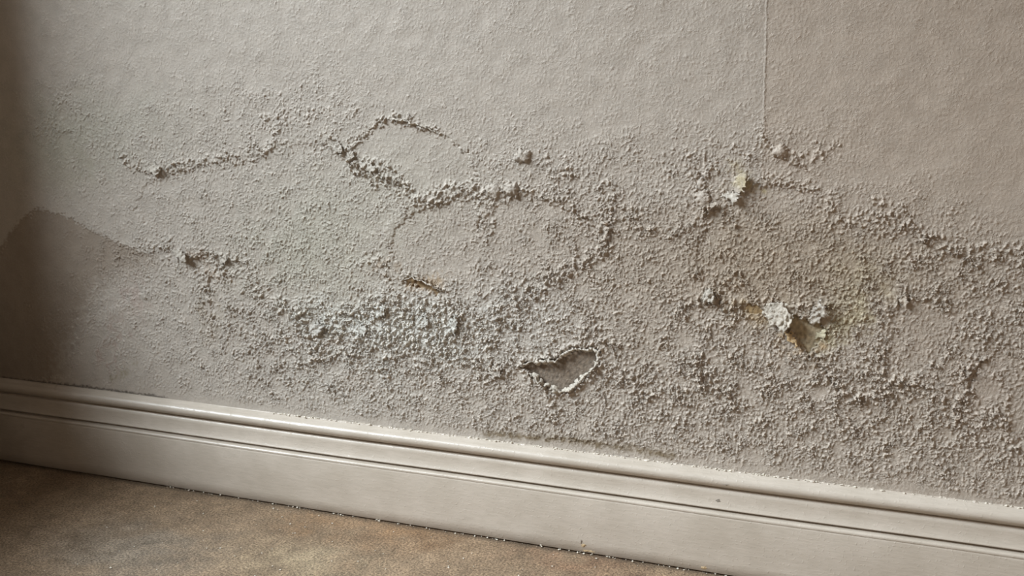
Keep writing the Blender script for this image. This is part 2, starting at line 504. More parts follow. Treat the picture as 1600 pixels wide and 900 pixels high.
STAINS = [
    (480, 390, 110, 80, (0.42, 0.42, 0.33), 0.35), (590, 300, 150, 90, (0.44, 0.43, 0.36), 0.25),
    (90, 235, 60, 60, (0.30, 0.29, 0.20), 0.35), (150, 200, 120, 60, (0.40, 0.40, 0.33), 0.3),
    (1240, 420, 190, 60, (0.34, 0.26, 0.17), 0.45), (1345, 440, 50, 40, (0.36, 0.30, 0.15), 0.45), (1140, 400, 60, 70, (0.36, 0.29, 0.21), 0.4), (1230, 430, 330, 100, (0.37, 0.295, 0.225), 0.42), (930, 380, 260, 90, (0.39, 0.325, 0.265), 0.3), (1400, 620, 330, 90, (0.43, 0.365, 0.30), 0.3),
    (1180, 480, 40, 18, (0.32, 0.22, 0.10), 0.75), (1288, 520, 30, 22, (0.52, 0.46, 0.26), 0.5), (1330, 490, 26, 24, (0.42, 0.36, 0.20), 0.5),
    (1158, 280, 14, 18, (0.50, 0.42, 0.22), 0.6), (1250, 535, 16, 22, (0.55, 0.36, 0.15), 0.6),
    (760, 380, 110, 60, (0.40, 0.35, 0.30), 0.35), (1010, 400, 90, 80, (0.40, 0.34, 0.28), 0.35),
    (1000, 530, 80, 50, (0.38, 0.32, 0.26), 0.35), (1450, 430, 120, 80, (0.40, 0.34, 0.28), 0.35),
    (600, 415, 14, 10, (0.32, 0.23, 0.15), 0.6), (665, 448, 34, 10, (0.34, 0.22, 0.11), 0.7),
    (515, 535, 18, 12, (0.48, 0.38, 0.31), 0.6), (560, 590, 30, 12, (0.42, 0.32, 0.25), 0.4),
    (200, 460, 18, 26, (0.40, 0.28, 0.24), 0.35), (330, 405, 22, 6, (0.36, 0.25, 0.17), 0.5), (175, 545, 7, 40, (0.36, 0.25, 0.21), 0.4),
    (182, 590, 10, 10, (0.24, 0.21, 0.11), 0.5), (330, 500, 8, 30, (0.34, 0.28, 0.2), 0.35),
    (640, 520, 110, 50, (0.70, 0.70, 0.655), 0.5), (520, 500, 70, 40, (0.68, 0.68, 0.63), 0.45), (830, 500, 80, 60, (0.58, 0.56, 0.52), 0.3),
    (1160, 490, 80, 16, (0.60, 0.55, 0.50), 0.3), (540, 600, 90, 50, (0.55, 0.53, 0.48), 0.25),
    (1540, 610, 60, 60, (0.38, 0.31, 0.26), 0.35), (1450, 520, 60, 50, (0.40, 0.33, 0.27), 0.3),
]
for s in STAINS:
    stain(*s)
# bared brownish render: the patch by the left corner
w, d = sd_poly([(-40, 420), (10, 372), (28, 346), (60, 325), (98, 336), (150, 364), (196, 384), (235, 398), (240, 412), (190, 425),
                (150, 450), (128, 500), (96, 560), (60, 640), (-60, 640)], 0.05, 1.4)
soft = np.where(PY[w] < 400, 0.003, 0.03)
k = (1-smooth(-soft, soft, d+0.4*np.where(PY[w] > 400, clump[w]*0.01, 0)))*0.72
TINT[w] = TINT[w]*(1-k[..., None])+np.array([0.27, 0.215, 0.165])*k[..., None]
for (w, d, dep), c in zip(HOLE_SD, [(0.235, 0.19, 0.148), (0.42, 0.35, 0.24), (0.33, 0.23, 0.13), (0.30, 0.21, 0.11)]):
    k = 1-smooth(-0.002, 0.0012, d)
    TINT[w] = TINT[w]*(1-k[..., None])+np.array(c)*k[..., None]*(1+0.12*clump_b[w][..., None])
# brown damp tide just above the skirting
w, d = dist_line([(760, 678), (820, 683), (880, 686), (940, 694), (990, 702), (1050, 712)], 0.04, 0.8)
k = np.exp(-(d/0.0052)**2)*0.85*np.clip(0.9+0.3*clump[w], 0.3, 1)
TINT[w] = TINT[w]*(1-k[..., None])+np.array([0.15, 0.105, 0.05])*k[..., None]
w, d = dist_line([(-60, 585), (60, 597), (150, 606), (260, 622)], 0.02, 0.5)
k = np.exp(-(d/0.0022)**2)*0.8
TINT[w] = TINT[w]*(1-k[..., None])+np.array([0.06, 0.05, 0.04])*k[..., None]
# painted highlight and shade: crests of the relief paler, hollows a touch darker
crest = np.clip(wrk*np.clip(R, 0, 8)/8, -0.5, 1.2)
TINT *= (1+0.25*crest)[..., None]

# ------------------------------------------------------------------ wall mesh (fine in view, a plain coarse frame around it)


def grid_faces(nz, nx, mask=None):
    idx = np.arange(nz*nx).reshape(nz, nx)
    f = np.stack([idx[:-1, :-1], idx[:-1, 1:], idx[1:, 1:], idx[1:, :-1]], -1)
    if mask is not None:
        f = f[mask]
    return f.reshape(-1, 4)


def with_margins(A, l, r, b, t, zero_ok=False):
    return np.pad(A, ((b, t), (l, r)) + ((0, 0),)*(A.ndim-2), mode='edge')


# outer margins: a few wide columns and rows carry the wall on beyond the frame
XE = np.concatenate([[WL, WL+0.02], np.linspace(WL+0.03, xL-0.02, 8), X, xR+np.array([0.02, 0.1, 0.3, 0.7, 1.2, 1.9])])
ZE = np.concatenate([[0.0, 0.06, 0.11], Z, zT+np.array([0.02, 0.1, 0.3, 0.6, 1.0, 1.5])])
HE = with_margins(H, 10, 6, 3, 6)
TE = with_margins(TINT, 10, 6, 3, 6)
RE = with_margins(R, 10, 6, 3, 6)
HE[:, :9] *= np.linspace(0, 1, 9)[None, :]
HE[:, -6:] *= np.linspace(1, 0, 6)[None, :]
HE[-6:, :] *= np.linspace(1, 0, 6)[:, None]
HE[:3] = 0
GX, GZ = np.meshgrid(XE, ZE)
V = np.stack([GX, -HE, GZ], -1).reshape(-1, 3)
RGBA = np.concatenate([TE, np.ones(TE.shape[:2]+(1,), np.float32)], -1)
wall = mesh_np('wall_back', V, grid_faces(len(ZE), len(XE)), M_WALL, None,
               {'tint': ('FLOAT_COLOR', RGBA), 'rough': ('FLOAT', RE)})
tag(wall, 'damp greige painted wall with blown, flaking and blistered plaster above the white skirting', None, None, 'structure')
print('wall built', time.time()-T0)

# ------------------------------------------------------------------ pieces laid over the wall


def patch(name, w, extra, mask, label=None, tint=None, mat=None):
    """a piece of the paint skin of its own: follows the wall relief, raised by extra (metres)"""
    zz, xx = ZZ[w], XX[w]
    h = H[w]+extra
    nz, nx = zz.shape
    fm = mask[:-1, :-1] & mask[1:, 1:] & mask[:-1, 1:] & mask[1:, :-1]
    idx = np.arange(nz*nx).reshape(nz, nx)
    f = np.stack([idx[:-1, :-1], idx[:-1, 1:], idx[1:, 1:], idx[1:, :-1]], -1)[fm]
    used, inv = np.unique(f, return_inverse=True)
    v = np.stack([xx, -h, zz], -1).reshape(-1, 3)[used]
    t = TINT[w].reshape(-1, 3)[used] if tint is None else np.tile(np.array(tint), (len(used), 1))
    o = mesh_np(name, v, inv.reshape(-1, 4), mat or M_WALL, wall,
                {'tint': ('FLOAT_COLOR', np.concatenate([t, np.ones((len(used), 1))], -1)), 'rough': ('FLOAT', R[w].reshape(-1)[used])})
    if label:
        o['label'] = label
    return o


def blister(cx, cy, rx, ry, hh, rot=0.0, label=None, tint=None, sharp=1.0):
    m = mpp(cx, cy)
    x0, z0 = at(cx, cy)
    w = window(x0, x0, z0, z0, max(rx, ry)*m*1.7)
    dx, dz = XX[w]-x0+wx[w]*0.8, ZZ[w]-z0+wz[w]*0.8
    c, s = math.cos(rot), math.sin(rot)
    a, b = (dx*c+dz*s)/(rx*m), (-dx*s+dz*c)/(ry*m)
    r = np.sqrt(a*a+b*b)
    dome = np.clip(1-r*r, 0, 1)**(0.75*sharp)
    # the skin of a blister is stretched: less wrinkled than the paint around it
    e = hh*0.001*dome+(HB[w]-H[w])*0.9*np.clip(dome*1.6, 0, 1)+0.0001
    e = np.where(r < 1.0, e, -0.0002)
    patch('blister', w, e, r < 1.12, label, tint)


blister(818, 244, 13, 11, 6.5, 0.4)
blister(800, 296, 12, 14, 7.0, 1.2)
blister(771, 298, 11, 14, 4.5, 1.2)
blister(1218, 237, 14, 12, 7.0)
blister(1098, 312, 13, 15, 5.0, 0.6)
blister(1096, 287, 8, 9, 3.6)
blister(1090, 273, 5, 5, 3.2)
blister(1104, 273, 6, 6, 3.6)
blister(1103, 300, 8, 7, 3.6)
blister(548, 243, 7, 6, 4.5)
blister(566, 262, 9, 8, 3.5)
blister(1556, 396, 8, 8, 4.0)
blister(1242, 253, 7, 6, 3.0)
blister(640, 184, 5, 5, 3.2)
blister(878, 262, 8, 6, 2.4, 0.8)

# the floor of each hollow: bared render, a part of its own
for (w, d, dep), nm, lb in zip(HOLE_SD, ('bare_plaster',)*4, ('brownish render bared inside the heart-shaped hole', None, None, None)):
    patch(nm, w, 0.00025+0*d, d < -0.0006, lb)


def curl_rim(px_pts, lift, width, closed=True, name='curled_rim', label=None, seed=1, tint=(0.60, 0.55, 0.48), jag=1.0, skip=()):
    """a ragged lip of paint standing up along the edge of a hollow"""
    rg = np.random.default_rng(seed)
    P = np.array([at(*p) for p in px_pts])
    if closed:
        P = np.vstack([P, P[:1]])
    seg = np.hypot(*np.diff(P, axis=0).T)
    L = np.concatenate([[0], np.cumsum(seg)])
    n = max(12, int(L[-1]/0.0011))
    s = np.linspace(0, L[-1], n, endpoint=not closed)
    x, z = np.interp(s, L, P[:, 0]), np.interp(s, L, P[:, 1])
    # smoothed random wobble
    def wob(k, a):
        r = rg.standard_normal(n+2*k)
        r = np.convolve(r, np.hanning(k+2)[1:-1]/np.hanning(k+2)[1:-1].sum(), 'same')[k:k+n]
        return r*a/r.std()
    x += wob(5, 0.0006*jag)
    z += wob(5, 0.0006*jag)
    if closed:
        tx, tz = np.roll(x, -2)-np.roll(x, 2), np.roll(z, -2)-np.roll(z, 2)
        area2 = np.sum(P[:-1, 0]*P[1:, 1]-P[1:, 0]*P[:-1, 1])
    else:
        tx, tz = np.gradient(x), np.gradient(z)
        area2 = 1
    l = np.hypot(tx, tz)+1e-9
    nx, nz = tz/l, -tx/l                 # outward for a counter-clockwise outline
    if area2 < 0:
        nx, nz = -nx, -nz
    ww = width*0.001*np.clip(1+wob(4, 0.35)+wob(11, 0.35), 0.25, 2.2)
    ll = lift*0.001*np.clip(1+wob(3, 0.30)+wob(9, 0.35), 0.15, 2.2)
    if not closed:
        fade = np.clip(np.minimum(np.arange(n), n-1-np.arange(n))/6.0, 0.05, 1)
        ww, ll = ww*fade, ll*fade
    K = 7
    ii = np.clip(((x-xL)/DX).round().astype(int), 0, NX-1)
    jj = np.clip(((z-Z0)/DZ).round().astype(int), 0, NZ-1)
    # profile: starts outside on the wall, climbs to the lip and curls back outward
    prof = [(1.5, -0.15), (0.8, 0.25), (0.25, 0.62), (0.0, 0.95), (0.15, 1.15), (0.5, 1.18), (0.8, 1.0)]
    rows = []
    base = HB[jj, ii]
    for k, (a, b) in enumerate(prof):
        j1 = rg.standard_normal(n)*0.00020*jag
        rows.append(np.stack([x+nx*ww*a+j1, -(base+ll*b+j1*1.2), z+nz*ww*a+rg.standard_normal(n)*0.0002*jag], -1))
    # inner side drops down into the hollow
    rows.insert(0, None)
    rows = rows[1:]
    inner = [np.stack([x-nx*0.0002, -(base+ll*0.5), z-nz*0.0002], -1), np.stack([x-nx*0.0003, -(base-0.004), z-nz*0.0003], -1)]
    R1 = np.array(rows)                  # outer skin
    v = np.concatenate([R1.reshape(-1, 3)])
    idx = np.arange(K*n).reshape(K, n)
    if closed:
        nxt = np.roll(idx, -1, 1)
        f = np.stack([idx[:-1], nxt[:-1], nxt[1:], idx[1:]], -1).reshape(-1, 4)
    else:
        f = np.stack([idx[:-1, :-1], idx[:-1, 1:], idx[1:, 1:], idx[1:, :-1]], -1).reshape(-1, 4)
    t = np.tile(np.array([*tint, 1.0]), (len(v), 1))
    t[:, :3] *= (1+0.05*rg.standard_normal((len(v), 1)))
    o = mesh_np(name, v, f, M_WALL, wall, {'tint': ('FLOAT_COLOR', t), 'rough': ('FLOAT', np.full(len(v), 4.0))})
    sm = o.modifiers.new('solid', 'SOLIDIFY')
    sm.thickness = 0.0007
    sm.offset = 0
    if label:
        o['label'] = label
    return o


curl_rim(HEART[:13], 2.8, 2.8, False, label='crumbling upper lip of the heart-shaped hole', seed=3)
curl_rim(HEART[11:], 5.0, 3.6, False, label='pale lip standing up along the lower edge of the heart-shaped hole', seed=4, tint=(0.57, 0.515, 0.44), jag=1.7)
curl_rim([(632, 436), (645, 432), (660, 438), (675, 444), (690, 456)], 2.8, 1.2, False, seed=5)
curl_rim([(604, 186), (622, 185), (640, 190), (660, 197), (680, 205)], 2.6, 1.5, False, seed=6)


def flap(pts, hinge, tip, hh, power=1.3, label=None, tint=None, lumpy=0.0002, thick=0.0009):
    """a peeling flake: the paint skin inside the outline rises from the hinge to the tip and ends in the air"""
    w, d = sd_poly(pts, 0.006, 0.85)
    a, b = np.array(at(*hinge)), np.array(at(*tip))
    e = b-a
    t = ((XX[w]-a[0])*e[0]+(ZZ[w]-a[1])*e[1])/(e@e)
    t = np.clip(t, 0, 1.25)
    ex = hh*0.001*t**power*(1+0.10*clump_b[w])+lumpy*t*lump[w]+0.0001-0.0004*(t <= 0.02)
    ex = ex+(HB[w]-H[w])*np.clip(t, 0, 1)**0.6*0.8
    o = patch('paint_flake', w, ex, d < 0, label, tint)
    sm = o.modifiers.new('solid', 'SOLIDIFY')
    sm.thickness = thick
    sm.offset = 0
    return o


PALE = (0.51, 0.462, 0.40)
flap([(1184, 482), (1205, 472), (1226, 472), (1240, 488), (1245, 494), (1238, 500), (1236, 508), (1229, 516), (1226, 520), (1212, 508), (1196, 498)],
     (1192, 484), (1236, 506), 15, 1.4, 'torn paint tongue curling off the wall in the right half', (0.515, 0.462, 0.39))
flap([(1222, 510), (1230, 514), (1244, 528), (1250, 534), (1246, 541), (1236, 532), (1226, 522)], (1222, 524), (1246, 530), 7, 0.8, 'ochre edge of the torn paint tongue', (0.56, 0.40, 0.22))
flap([(1262, 500), (1270, 486), (1284, 462), (1288, 474), (1296, 490), (1288, 496), (1282, 508), (1268, 510)], (1262, 498), (1290, 486), 11, 1.2, None, PALE)
flap([(1274, 518), (1288, 512), (1293, 522), (1286, 531), (1274, 530)], (1274, 522), (1291, 524), 3.0, 1, 'yellowed paint flake', (0.49, 0.44, 0.31))
flap([(1124, 306), (1140, 298), (1158, 299), (1157, 308), (1147, 318), (1134, 313)], (1128, 304), (1154, 312), 8, 1.2, None, PALE)
flap([(1140, 282), (1152, 272), (1166, 268), (1171, 262), (1170, 282), (1163, 302), (1146, 300)], (1142, 284), (1168, 288), 9, 1.3, 'yellow stained flake with a dark gap beside it', None)
flap([(266, 391), (284, 387), (296, 393), (301, 404), (292, 410), (278, 402)], (268, 392), (298, 404), 13, 1.3, 'pale flake sticking out at the left', PALE)
flap([(340, 402), (352, 397), (359, 404), (350, 412), (344, 410)], (342, 402), (357, 408), 6, 1, None, PALE)
flap([(226, 262), (243, 254), (254, 262), (253, 272), (243, 275), (234, 268)], (230, 262), (252, 271), 8, 1.3, None, PALE)
flap([(478, 514), (492, 504), (508, 502), (516, 508), (508, 515), (498, 524), (488, 528)], (482, 516), (512, 512), 9, 1.1, 'white flake over the dark pit at the edge of the salt crust', (0.57, 0.54, 0.49))
flap([(1094, 466), (1104, 450), (1112, 448), (1118, 460), (1120, 472), (1108, 476)], (1096, 466), (1119, 464), 8, 1.1, None, PALE)
flap([(1100, 330), (1110, 318), (1120, 314), (1120, 322), (1108, 336)], (1102, 326), (1117, 328), 6, 1)
flap([(516, 228), (530, 221), (539, 226), (537, 238), (526, 242)], (518, 228), (538, 238), 5, 1.1)
flap([(544, 240), (552, 237), (556, 246), (549, 252)], (545, 242), (555, 249), 5, 1)
flap([(568, 260), (580, 248), (588, 258), (586, 270), (574, 270)], (570, 258), (588, 268), 5, 1.1)
flap([(698, 520), (706, 498), (716, 488), (718, 504), (712, 526)], (699, 508), (717, 510), 6, 1.1, None, (0.58, 0.56, 0.51))
flap([(576, 486), (592, 474), (606, 478), (602, 492), (588, 500)], (578, 484), (604, 491), 7, 1.1, None, (0.58, 0.56, 0.51))
flap([(1400, 468), (1412, 459), (1420, 468), (1414, 480)], (1401, 466), (1418, 474), 5, 1)
flap([(758, 576), (776, 566), (788, 574), (782, 588), (768, 588)], (760, 574), (786, 584), 6, 1.1)
flap([(640, 500), (662, 492), (676, 500), (668, 512), (650, 512)], (642, 500), (674, 508), 5, 1.1, None, (0.58, 0.56, 0.51))
flap([(545, 512), (562, 502), (578, 510), (570, 524), (552, 524)], (547, 510), (576, 519), 5, 1.1, None, (0.58, 0.56, 0.51))
flap([(944, 352), (948, 340), (956, 338), (952, 360), (948, 378), (943, 368)], (942, 350), (952, 360), 4, 1)

# the old vertical seam in the paint
w, d = dist_line([(1199, -60), (1197, 60), (1194, 150), (1194, 206)], 0.012, 0.25)
patch('paint_seam', w, 0.0008*np.exp(-(d/0.0015)**2)-0.00012, d < 0.0042, 'thin vertical raised seam in the paint at upper right')

# salt grains: loose crumbs of efflorescence sitting on the roughest crust, nobody could count them
rg = np.random.default_rng(21)
NG = 14000
cand = rg.integers(0, NX*NZ, 900000)
j, i = cand // NX, cand % NX
prob = np.clip((R[j, i]-4.6)/4.5, 0, 1)**1.5*np.clip(0.4+0.5*lump[j, i], 0, 1.0)
ok = (rg.random(len(cand)) < prob) & (Z[j] > 0.16)
i, j = i[ok][:NG], j[ok][:NG]
oc = np.array([(1, 0, 0), (0, 1, 0), (-1, 0, 0), (0, -1, 0), (0, 0, 1), (0, 0, -1)], float)
of = np.array([(0, 1, 4), (1, 2, 4), (2, 3, 4), (3, 0, 4), (1, 0, 5), (2, 1, 5), (3, 2, 5), (0, 3, 5)])
n = len(i)
r = 0.0006+0.0009*rg.random(n)**2
vv = oc[None]*r[:, None, None]*(0.55+0.9*rg.random((n, 6, 1)))+rg.standard_normal((n, 6, 3))*0.00022
vv += np.stack([X[i]+rg.random(n)*DX, -(H[j, i]+r*0.25), Z[j]+rg.random(n)*DZ], -1)[:, None, :]
t = np.repeat(TINT[j, i], 6, 0)*1.12
g = mesh_np('salt_grains', vv.reshape(-1, 3), (of[None]+6*np.arange(n)[:, None, None]).reshape(-1, 3), M_WALL, wall,
            {'tint': ('FLOAT_COLOR', np.concatenate([t, np.ones((len(t), 1))], -1))}, shade=True)
tag(g, 'pale crumbs of salt efflorescence', kind='stuff')
print('wall pieces', time.time()-T0, n)

# ------------------------------------------------------------------ skirting board
XB0, XB1 = WL, 2.0


def paint_white(name, col, rough, scale=1.0):
    m, nt, p = new_mat(name)
    tc = N(nt, 'ShaderNodeTexCoord')
    mp = N(nt, 'ShaderNodeMapping')
    mp.inputs['Scale'].default_value = (0.12, 1, 1)
    nt.links.new(tc.outputs['Object'], mp.inputs['Vector'])
    n1 = N(nt, 'ShaderNodeTexNoise', Scale=420.0, Detail=5.0, Roughness=0.6)      # brush marks along the board
    nt.links.new(mp.outputs[0], n1.inputs['Vector'])
    n2 = N(nt, 'ShaderNodeTexNoise', Scale=16.0, Detail=5.0)
    nt.links.new(tc.outputs['Object'], n2.inputs['Vector'])
    n4 = N(nt, 'ShaderNodeTexNoise', Scale=260.0, Detail=2.0)
    nt.links.new(tc.outputs['Object'], n4.inputs['Vector'])
    r2 = ramp(nt, n2.outputs['Fac'], [(0.32, (0.90, 0.89, 0.87)), (0.65, (1.03, 1.03, 1.03))])
    c = mix(nt, col, r2.outputs[0], 1.0, 'MULTIPLY')
    r1 = ramp(nt, n1.outputs['Fac'], [(0.35, (0.93, 0.93, 0.92)), (0.6, (1.02, 1.02, 1.02))])
    c = mix(nt, c, r1.outputs[0], 1.0, 'MULTIPLY')
    nt.links.new(c, p.inputs['Base Color'])
    rr = ramp(nt, n2.outputs['Fac'], [(0.3, (rough+0.1,)*3), (0.7, (rough-0.04,)*3)])
    nt.links.new(rr.outputs[0], p.inputs['Roughness'])
    b1 = N(nt, 'ShaderNodeBump', Distance=0.0004, Strength=0.35)
    nt.links.new(n1.outputs['Fac'], b1.inputs['Height'])
    b2 = N(nt, 'ShaderNodeBump', Distance=0.0006, Strength=0.35)
    r4 = ramp(nt, n4.outputs['Fac'], [(0.58, (0, 0, 0)), (0.75, (1, 1, 1))])
    nt.links.new(r4.outputs[0], b2.inputs['Height'])
    nt.links.new(b1.outputs[0], b2.inputs['Normal'])
    nt.links.new(b2.outputs[0], p.inputs['Normal'])
    return m


M_WHITE = paint_white('white_gloss_paint', (0.53, 0.47, 0.405), 0.30)

# profile (distance out of the wall, height), from top to bottom, per moulding member
def arc(cy, cz, r, a0, a1, n):
    return [(cy+r*math.cos(math.radians(a)), cz+r*math.sin(math.radians(a))) for a in np.linspace(a0, a1, n)]


PROF = {
    'top_moulding': [(0.0, 0.1500), (0.0045, 0.1500), (0.0068, 0.1488), (0.0092, 0.1468)] + arc(0.0112, 0.1375, 0.0088, 75, -62, 14) + [(0.0140, 0.1286), (0.0085, 0.1280)],
    'cove_moulding': [(0.0085, 0.1281), (0.0092, 0.1256), (0.0132, 0.1246), (0.0148, 0.1235), (0.0150, 0.1180), (0.0156, 0.1100), (0.0172, 0.1030), (0.0190, 0.0992), (0.0196, 0.0982), (0.0188, 0.0972), (0.0140, 0.0966), (0.0132, 0.0936)],
    'fillet': [(0.0132, 0.0938), (0.0200, 0.0936), (0.0240, 0.0938), (0.0262, 0.0928), (0.0268, 0.0905), (0.0262, 0.0888)],
    'plinth': [(0.0255, 0.0892), (0.0262, 0.0880), (0.0266, 0.0860), (0.0268, 0.0500), (0.0268, 0.0200), (0.0266, 0.0032), (0.0255, 0.0022), (0.0, 0.0022)],
}
base_root = bpy.data.objects.new('baseboard_back', None)
C.objects.link(base_root)
tag(base_root, 'white painted moulded wooden skirting board along the foot of the damp wall', None, None, 'structure')
rb = np.random.default_rng(5)
xs = np.arange(XB0, XB1, 0.008)
nb = len(xs)


def lf(amp, k):
    r = np.convolve(rb.standard_normal(nb+2*k), np.hanning(k), 'same')[k:k+nb]
    return r/r.std()*amp


wob_y, wob_z = lf(0.0003, 40), lf(0.0003, 60)
BPARTS = {}
for nm, pr in PROF.items():
    K = len(pr)
    v = []
    for k, (a, b) in enumerate(pr):
        v.append(np.stack([xs, -(a+wob_y*(a > 0.001)+rb.standard_normal(nb)*0.00003), b+wob_z*(b > 0.004)+rb.standard_normal(nb)*0.00004], -1))
    v = np.array(v)
    idx = np.arange(K*nb).reshape(K, nb)
    f = np.stack([idx[:-1, :-1], idx[1:, :-1], idx[1:, 1:], idx[:-1, 1:]], -1).reshape(-1, 4)
    o = mesh_np(nm, v.reshape(-1, 3), f, M_WHITE, base_root)
    BPARTS[nm] = o

# lumpy bead of old filler and paint along the joint of wall and skirting
xs2 = np.arange(XB0+0.02, XB1, 0.0016)
n2 = len(xs2)


def lf2(amp, k):
    r = np.convolve(rb.standard_normal(n2+2*k), np.hanning(k+2)[1:-1], 'same')[k:k+n2]
    return r/r.std()*amp


# ragged only from about the middle of the frame on
rag = smooth(at(330, 640)[0], at(620, 668)[0], xs2)
rad = 0.0014+0.0006*rag*np.clip(lf2(1, 3)+lf2(0.7, 9), -1, 2.5)
ang = np.radians(np.linspace(-40, 140, 7))
v = np.array([np.stack([xs2, -(0.0022+rad*np.cos(a)*1.25), 0.1492+rad*np.sin(a)*1.1+lf2(0.0002, 5)*rag], -1) for a in ang])
idx = np.arange(7*n2).reshape(7, n2)
f = np.stack([idx[:-1, :-1], idx[:-1, 1:], idx[1:, 1:], idx[1:, :-1]], -1).reshape(-1, 4)
cb = mesh_np('filler_bead', v.reshape(-1, 3), f, M_WHITE, base_root)
cb['label'] = 'lumpy cream bead of filler along the top of the skirting'

# crumbs of paint along the bead and along the foot of the skirting
M_CREAM = make_wall_mat('cream_paint_crumb', False, (0.72, 0.66, 0.56))
M_DIRT = make_wall_mat('brown_dirt', False, (0.10, 0.065, 0.035))


def crumbs(name, pos, size, mat, parent, seed, label=None):
    rg = np.random.default_rng(seed)
    n = len(pos)
    r = size*(0.5+rg.random(n)**2*1.6)
    vv = oc[None]*r[:, None, None]*(0.5+rg.random((n, 6, 1)))*np.array([1.5, 0.8, 0.8])+pos[:, None, :]
    o = mesh_np(name, vv.reshape(-1, 3), (of[None]+6*np.arange(n)[:, None, None]).reshape(-1, 3), mat, parent)
    tag(o, label, kind='stuff')
    return o


def along(n, x0, x1, y, z, jy, jz, seed):
    rg = np.random.default_rng(seed)
    return np.stack([rg.uniform(x0, x1, n), y+rg.standard_normal(n)*jy, z+rg.standard_normal(n)*jz], -1)


crumbs('paint_crumbs', along(420, at(430, 650)[0], xR, -0.0042, 0.1508, 0.0007, 0.0006, 31), 0.0010, M_CREAM, base_root, 32)
crumbs('foot_crumbs', along(160, atf(250, 760)[0], xR, -0.0282, 0.0016, 0.0008, 0.0005, 33), 0.0009, M_CREAM, base_root, 34)
# chipped and lifted bits of paint on the board itself


def board_chip(px, py, yout, w_, h_, seed, mat, nm='paint_chip', label=None):
    rg = np.random.default_rng(seed)
    x, z = at(px, py, -yout)
    bm = bmesh.new()
    n = 11
    ring = []
    for k in range(n):
        a = 2*math.pi*k/n
        rr = rg.uniform(0.55, 1.15)
        ring.append(bm.verts.new((x+w_*rr*math.cos(a), -(yout+rg.uniform(0.0001, 0.0011)), z+h_*rr*math.sin(a))))
    c = bm.verts.new((x+w_*0.2*rg.uniform(-1, 1), -(yout+0.0013), z))
    for k in range(n):
        bm.faces.new((ring[k], ring[(k+1) % n], c))
    bmesh.ops.recalc_face_normals(bm, faces=bm.faces)
    bmesh.ops.solidify(bm, geom=bm.faces[:], thickness=0.0004)
    me = bpy.data.meshes.new(nm)
    bm.to_mesh(me)
    bm.free()
    me.materials.append(mat)
    o = bpy.data.objects.new(nm, me)
    C.objects.link(o)
    o.parent = base_root
    if label:
        o['label'] = label


M_CHIP = make_wall_mat('grey_worn_paint', False, (0.27, 0.235, 0.195))
M_OCHRE = make_wall_mat('ochre_damp_paint', False, (0.50, 0.37, 0.22))
board_chip(1122, 783, 0.0158, 0.0040, 0.0038, 41, M_CHIP)
board_chip(1134, 790, 0.0160, 0.0055, 0.0026, 42, M_CHIP)
board_chip(1128, 789, 0.0160, 0.0030, 0.0022, 43, M_WHITE)
board_chip(1136, 757, 0.0195, 0.0060, 0.0014, 44, M_CHIP)
board_chip(912, 852, 0.0268, 0.0040, 0.0028, 45, M_OCHRE)
board_chip(920, 861, 0.0268, 0.0095, 0.0016, 46, M_OCHRE)
board_chip(1100, 887, 0.0268, 0.0050, 0.0026, 47, M_OCHRE)
board_chip(908, 846, 0.0268, 0.0020, 0.0034, 48, M_CHIP)

# ------------------------------------------------------------------ floor


def floor_mat():
    m, nt, p = new_mat('worn_speckled_floor')
    tc = N(nt, 'ShaderNodeTexCoord')
    a = N(nt, 'ShaderNodeAttribute', attribute_name='tint')
    n1 = N(nt, 'ShaderNodeTexNoise', Scale=300.0, Detail=5.0, Roughness=0.72)
    nt.links.new(tc.outputs['Object'], n1.inputs['Vector'])
    r1 = ramp(nt, n1.outputs['Fac'], [(0.36, (0.42, 0.40, 0.37)), (0.5, (0.95, 0.95, 0.95)), (0.66, (1.7, 1.7, 1.65))])
    c = mix(nt, a.outputs['Color'], r1.outputs[0], 1.0, 'MULTIPLY')
    n2 = N(nt, 'ShaderNodeTexNoise', Scale=14.0, Detail=6.0)
    nt.links.new(tc.outputs['Object'], n2.inputs['Vector'])
    r2 = ramp(nt, n2.outputs['Fac'], [(0.3, (0.8, 0.78, 0.76)), (0.7, (1.15, 1.15, 1.15))])
    c = mix(nt, c, r2.outputs[0], 1.0, 'MULTIPLY')
    nt.links.new(c, p.inputs['Base Color'])
    p.inputs['Roughness'].default_value = 0.85
    b = N(nt, 'ShaderNodeBump', Distance=0.0024, Strength=0.8)
    nt.links.new(n1.outputs['Fac'], b.inputs['Height'])
    nt.links.new(b.outputs[0], p.inputs['Normal'])
    return m


fx = np.concatenate([[WL], np.arange(WL+0.02, 0.55, 0.0024), [0.7, 1.0, 1.6, 2.4]])
fy = np.concatenate([[-3.5, -2.5, -1.5, -1.0], np.arange(-0.62, 0.0, 0.0024), [0.0]])
FX, FY = np.meshgrid(fx, fy)
rf = np.random.default_rng(9)
nzf, nxf = FX.shape


def band2(wl, bw=0.35):
    a = np.sqrt(np.fft.rfftfreq(nxf, 0.0024)[None, :]**2+np.fft.fftfreq(nzf, 0.0024)[:, None]**2)+1e-9
    q = np.fft.irfft2(np.fft.rfft2(rf.standard_normal((nzf, nxf)))*np.exp(-0.5*(np.log(a*wl)/bw)**2), s=(nzf, nxf))
    return q/q.std()


fh = band2(0.0085)*0.00030+band2(0.05)*0.00008
fh *= (FY < -0.03) & (FY > -0.62)
fh = fh*np.clip((-FY-0.03)/0.03, 0, 1)
FT = np.tile(np.array([0.43, 0.305, 0.195]), (nzf, nxf, 1))
fb, fbb = band2(0.05, 0.6), band2(0.12, 0.6)


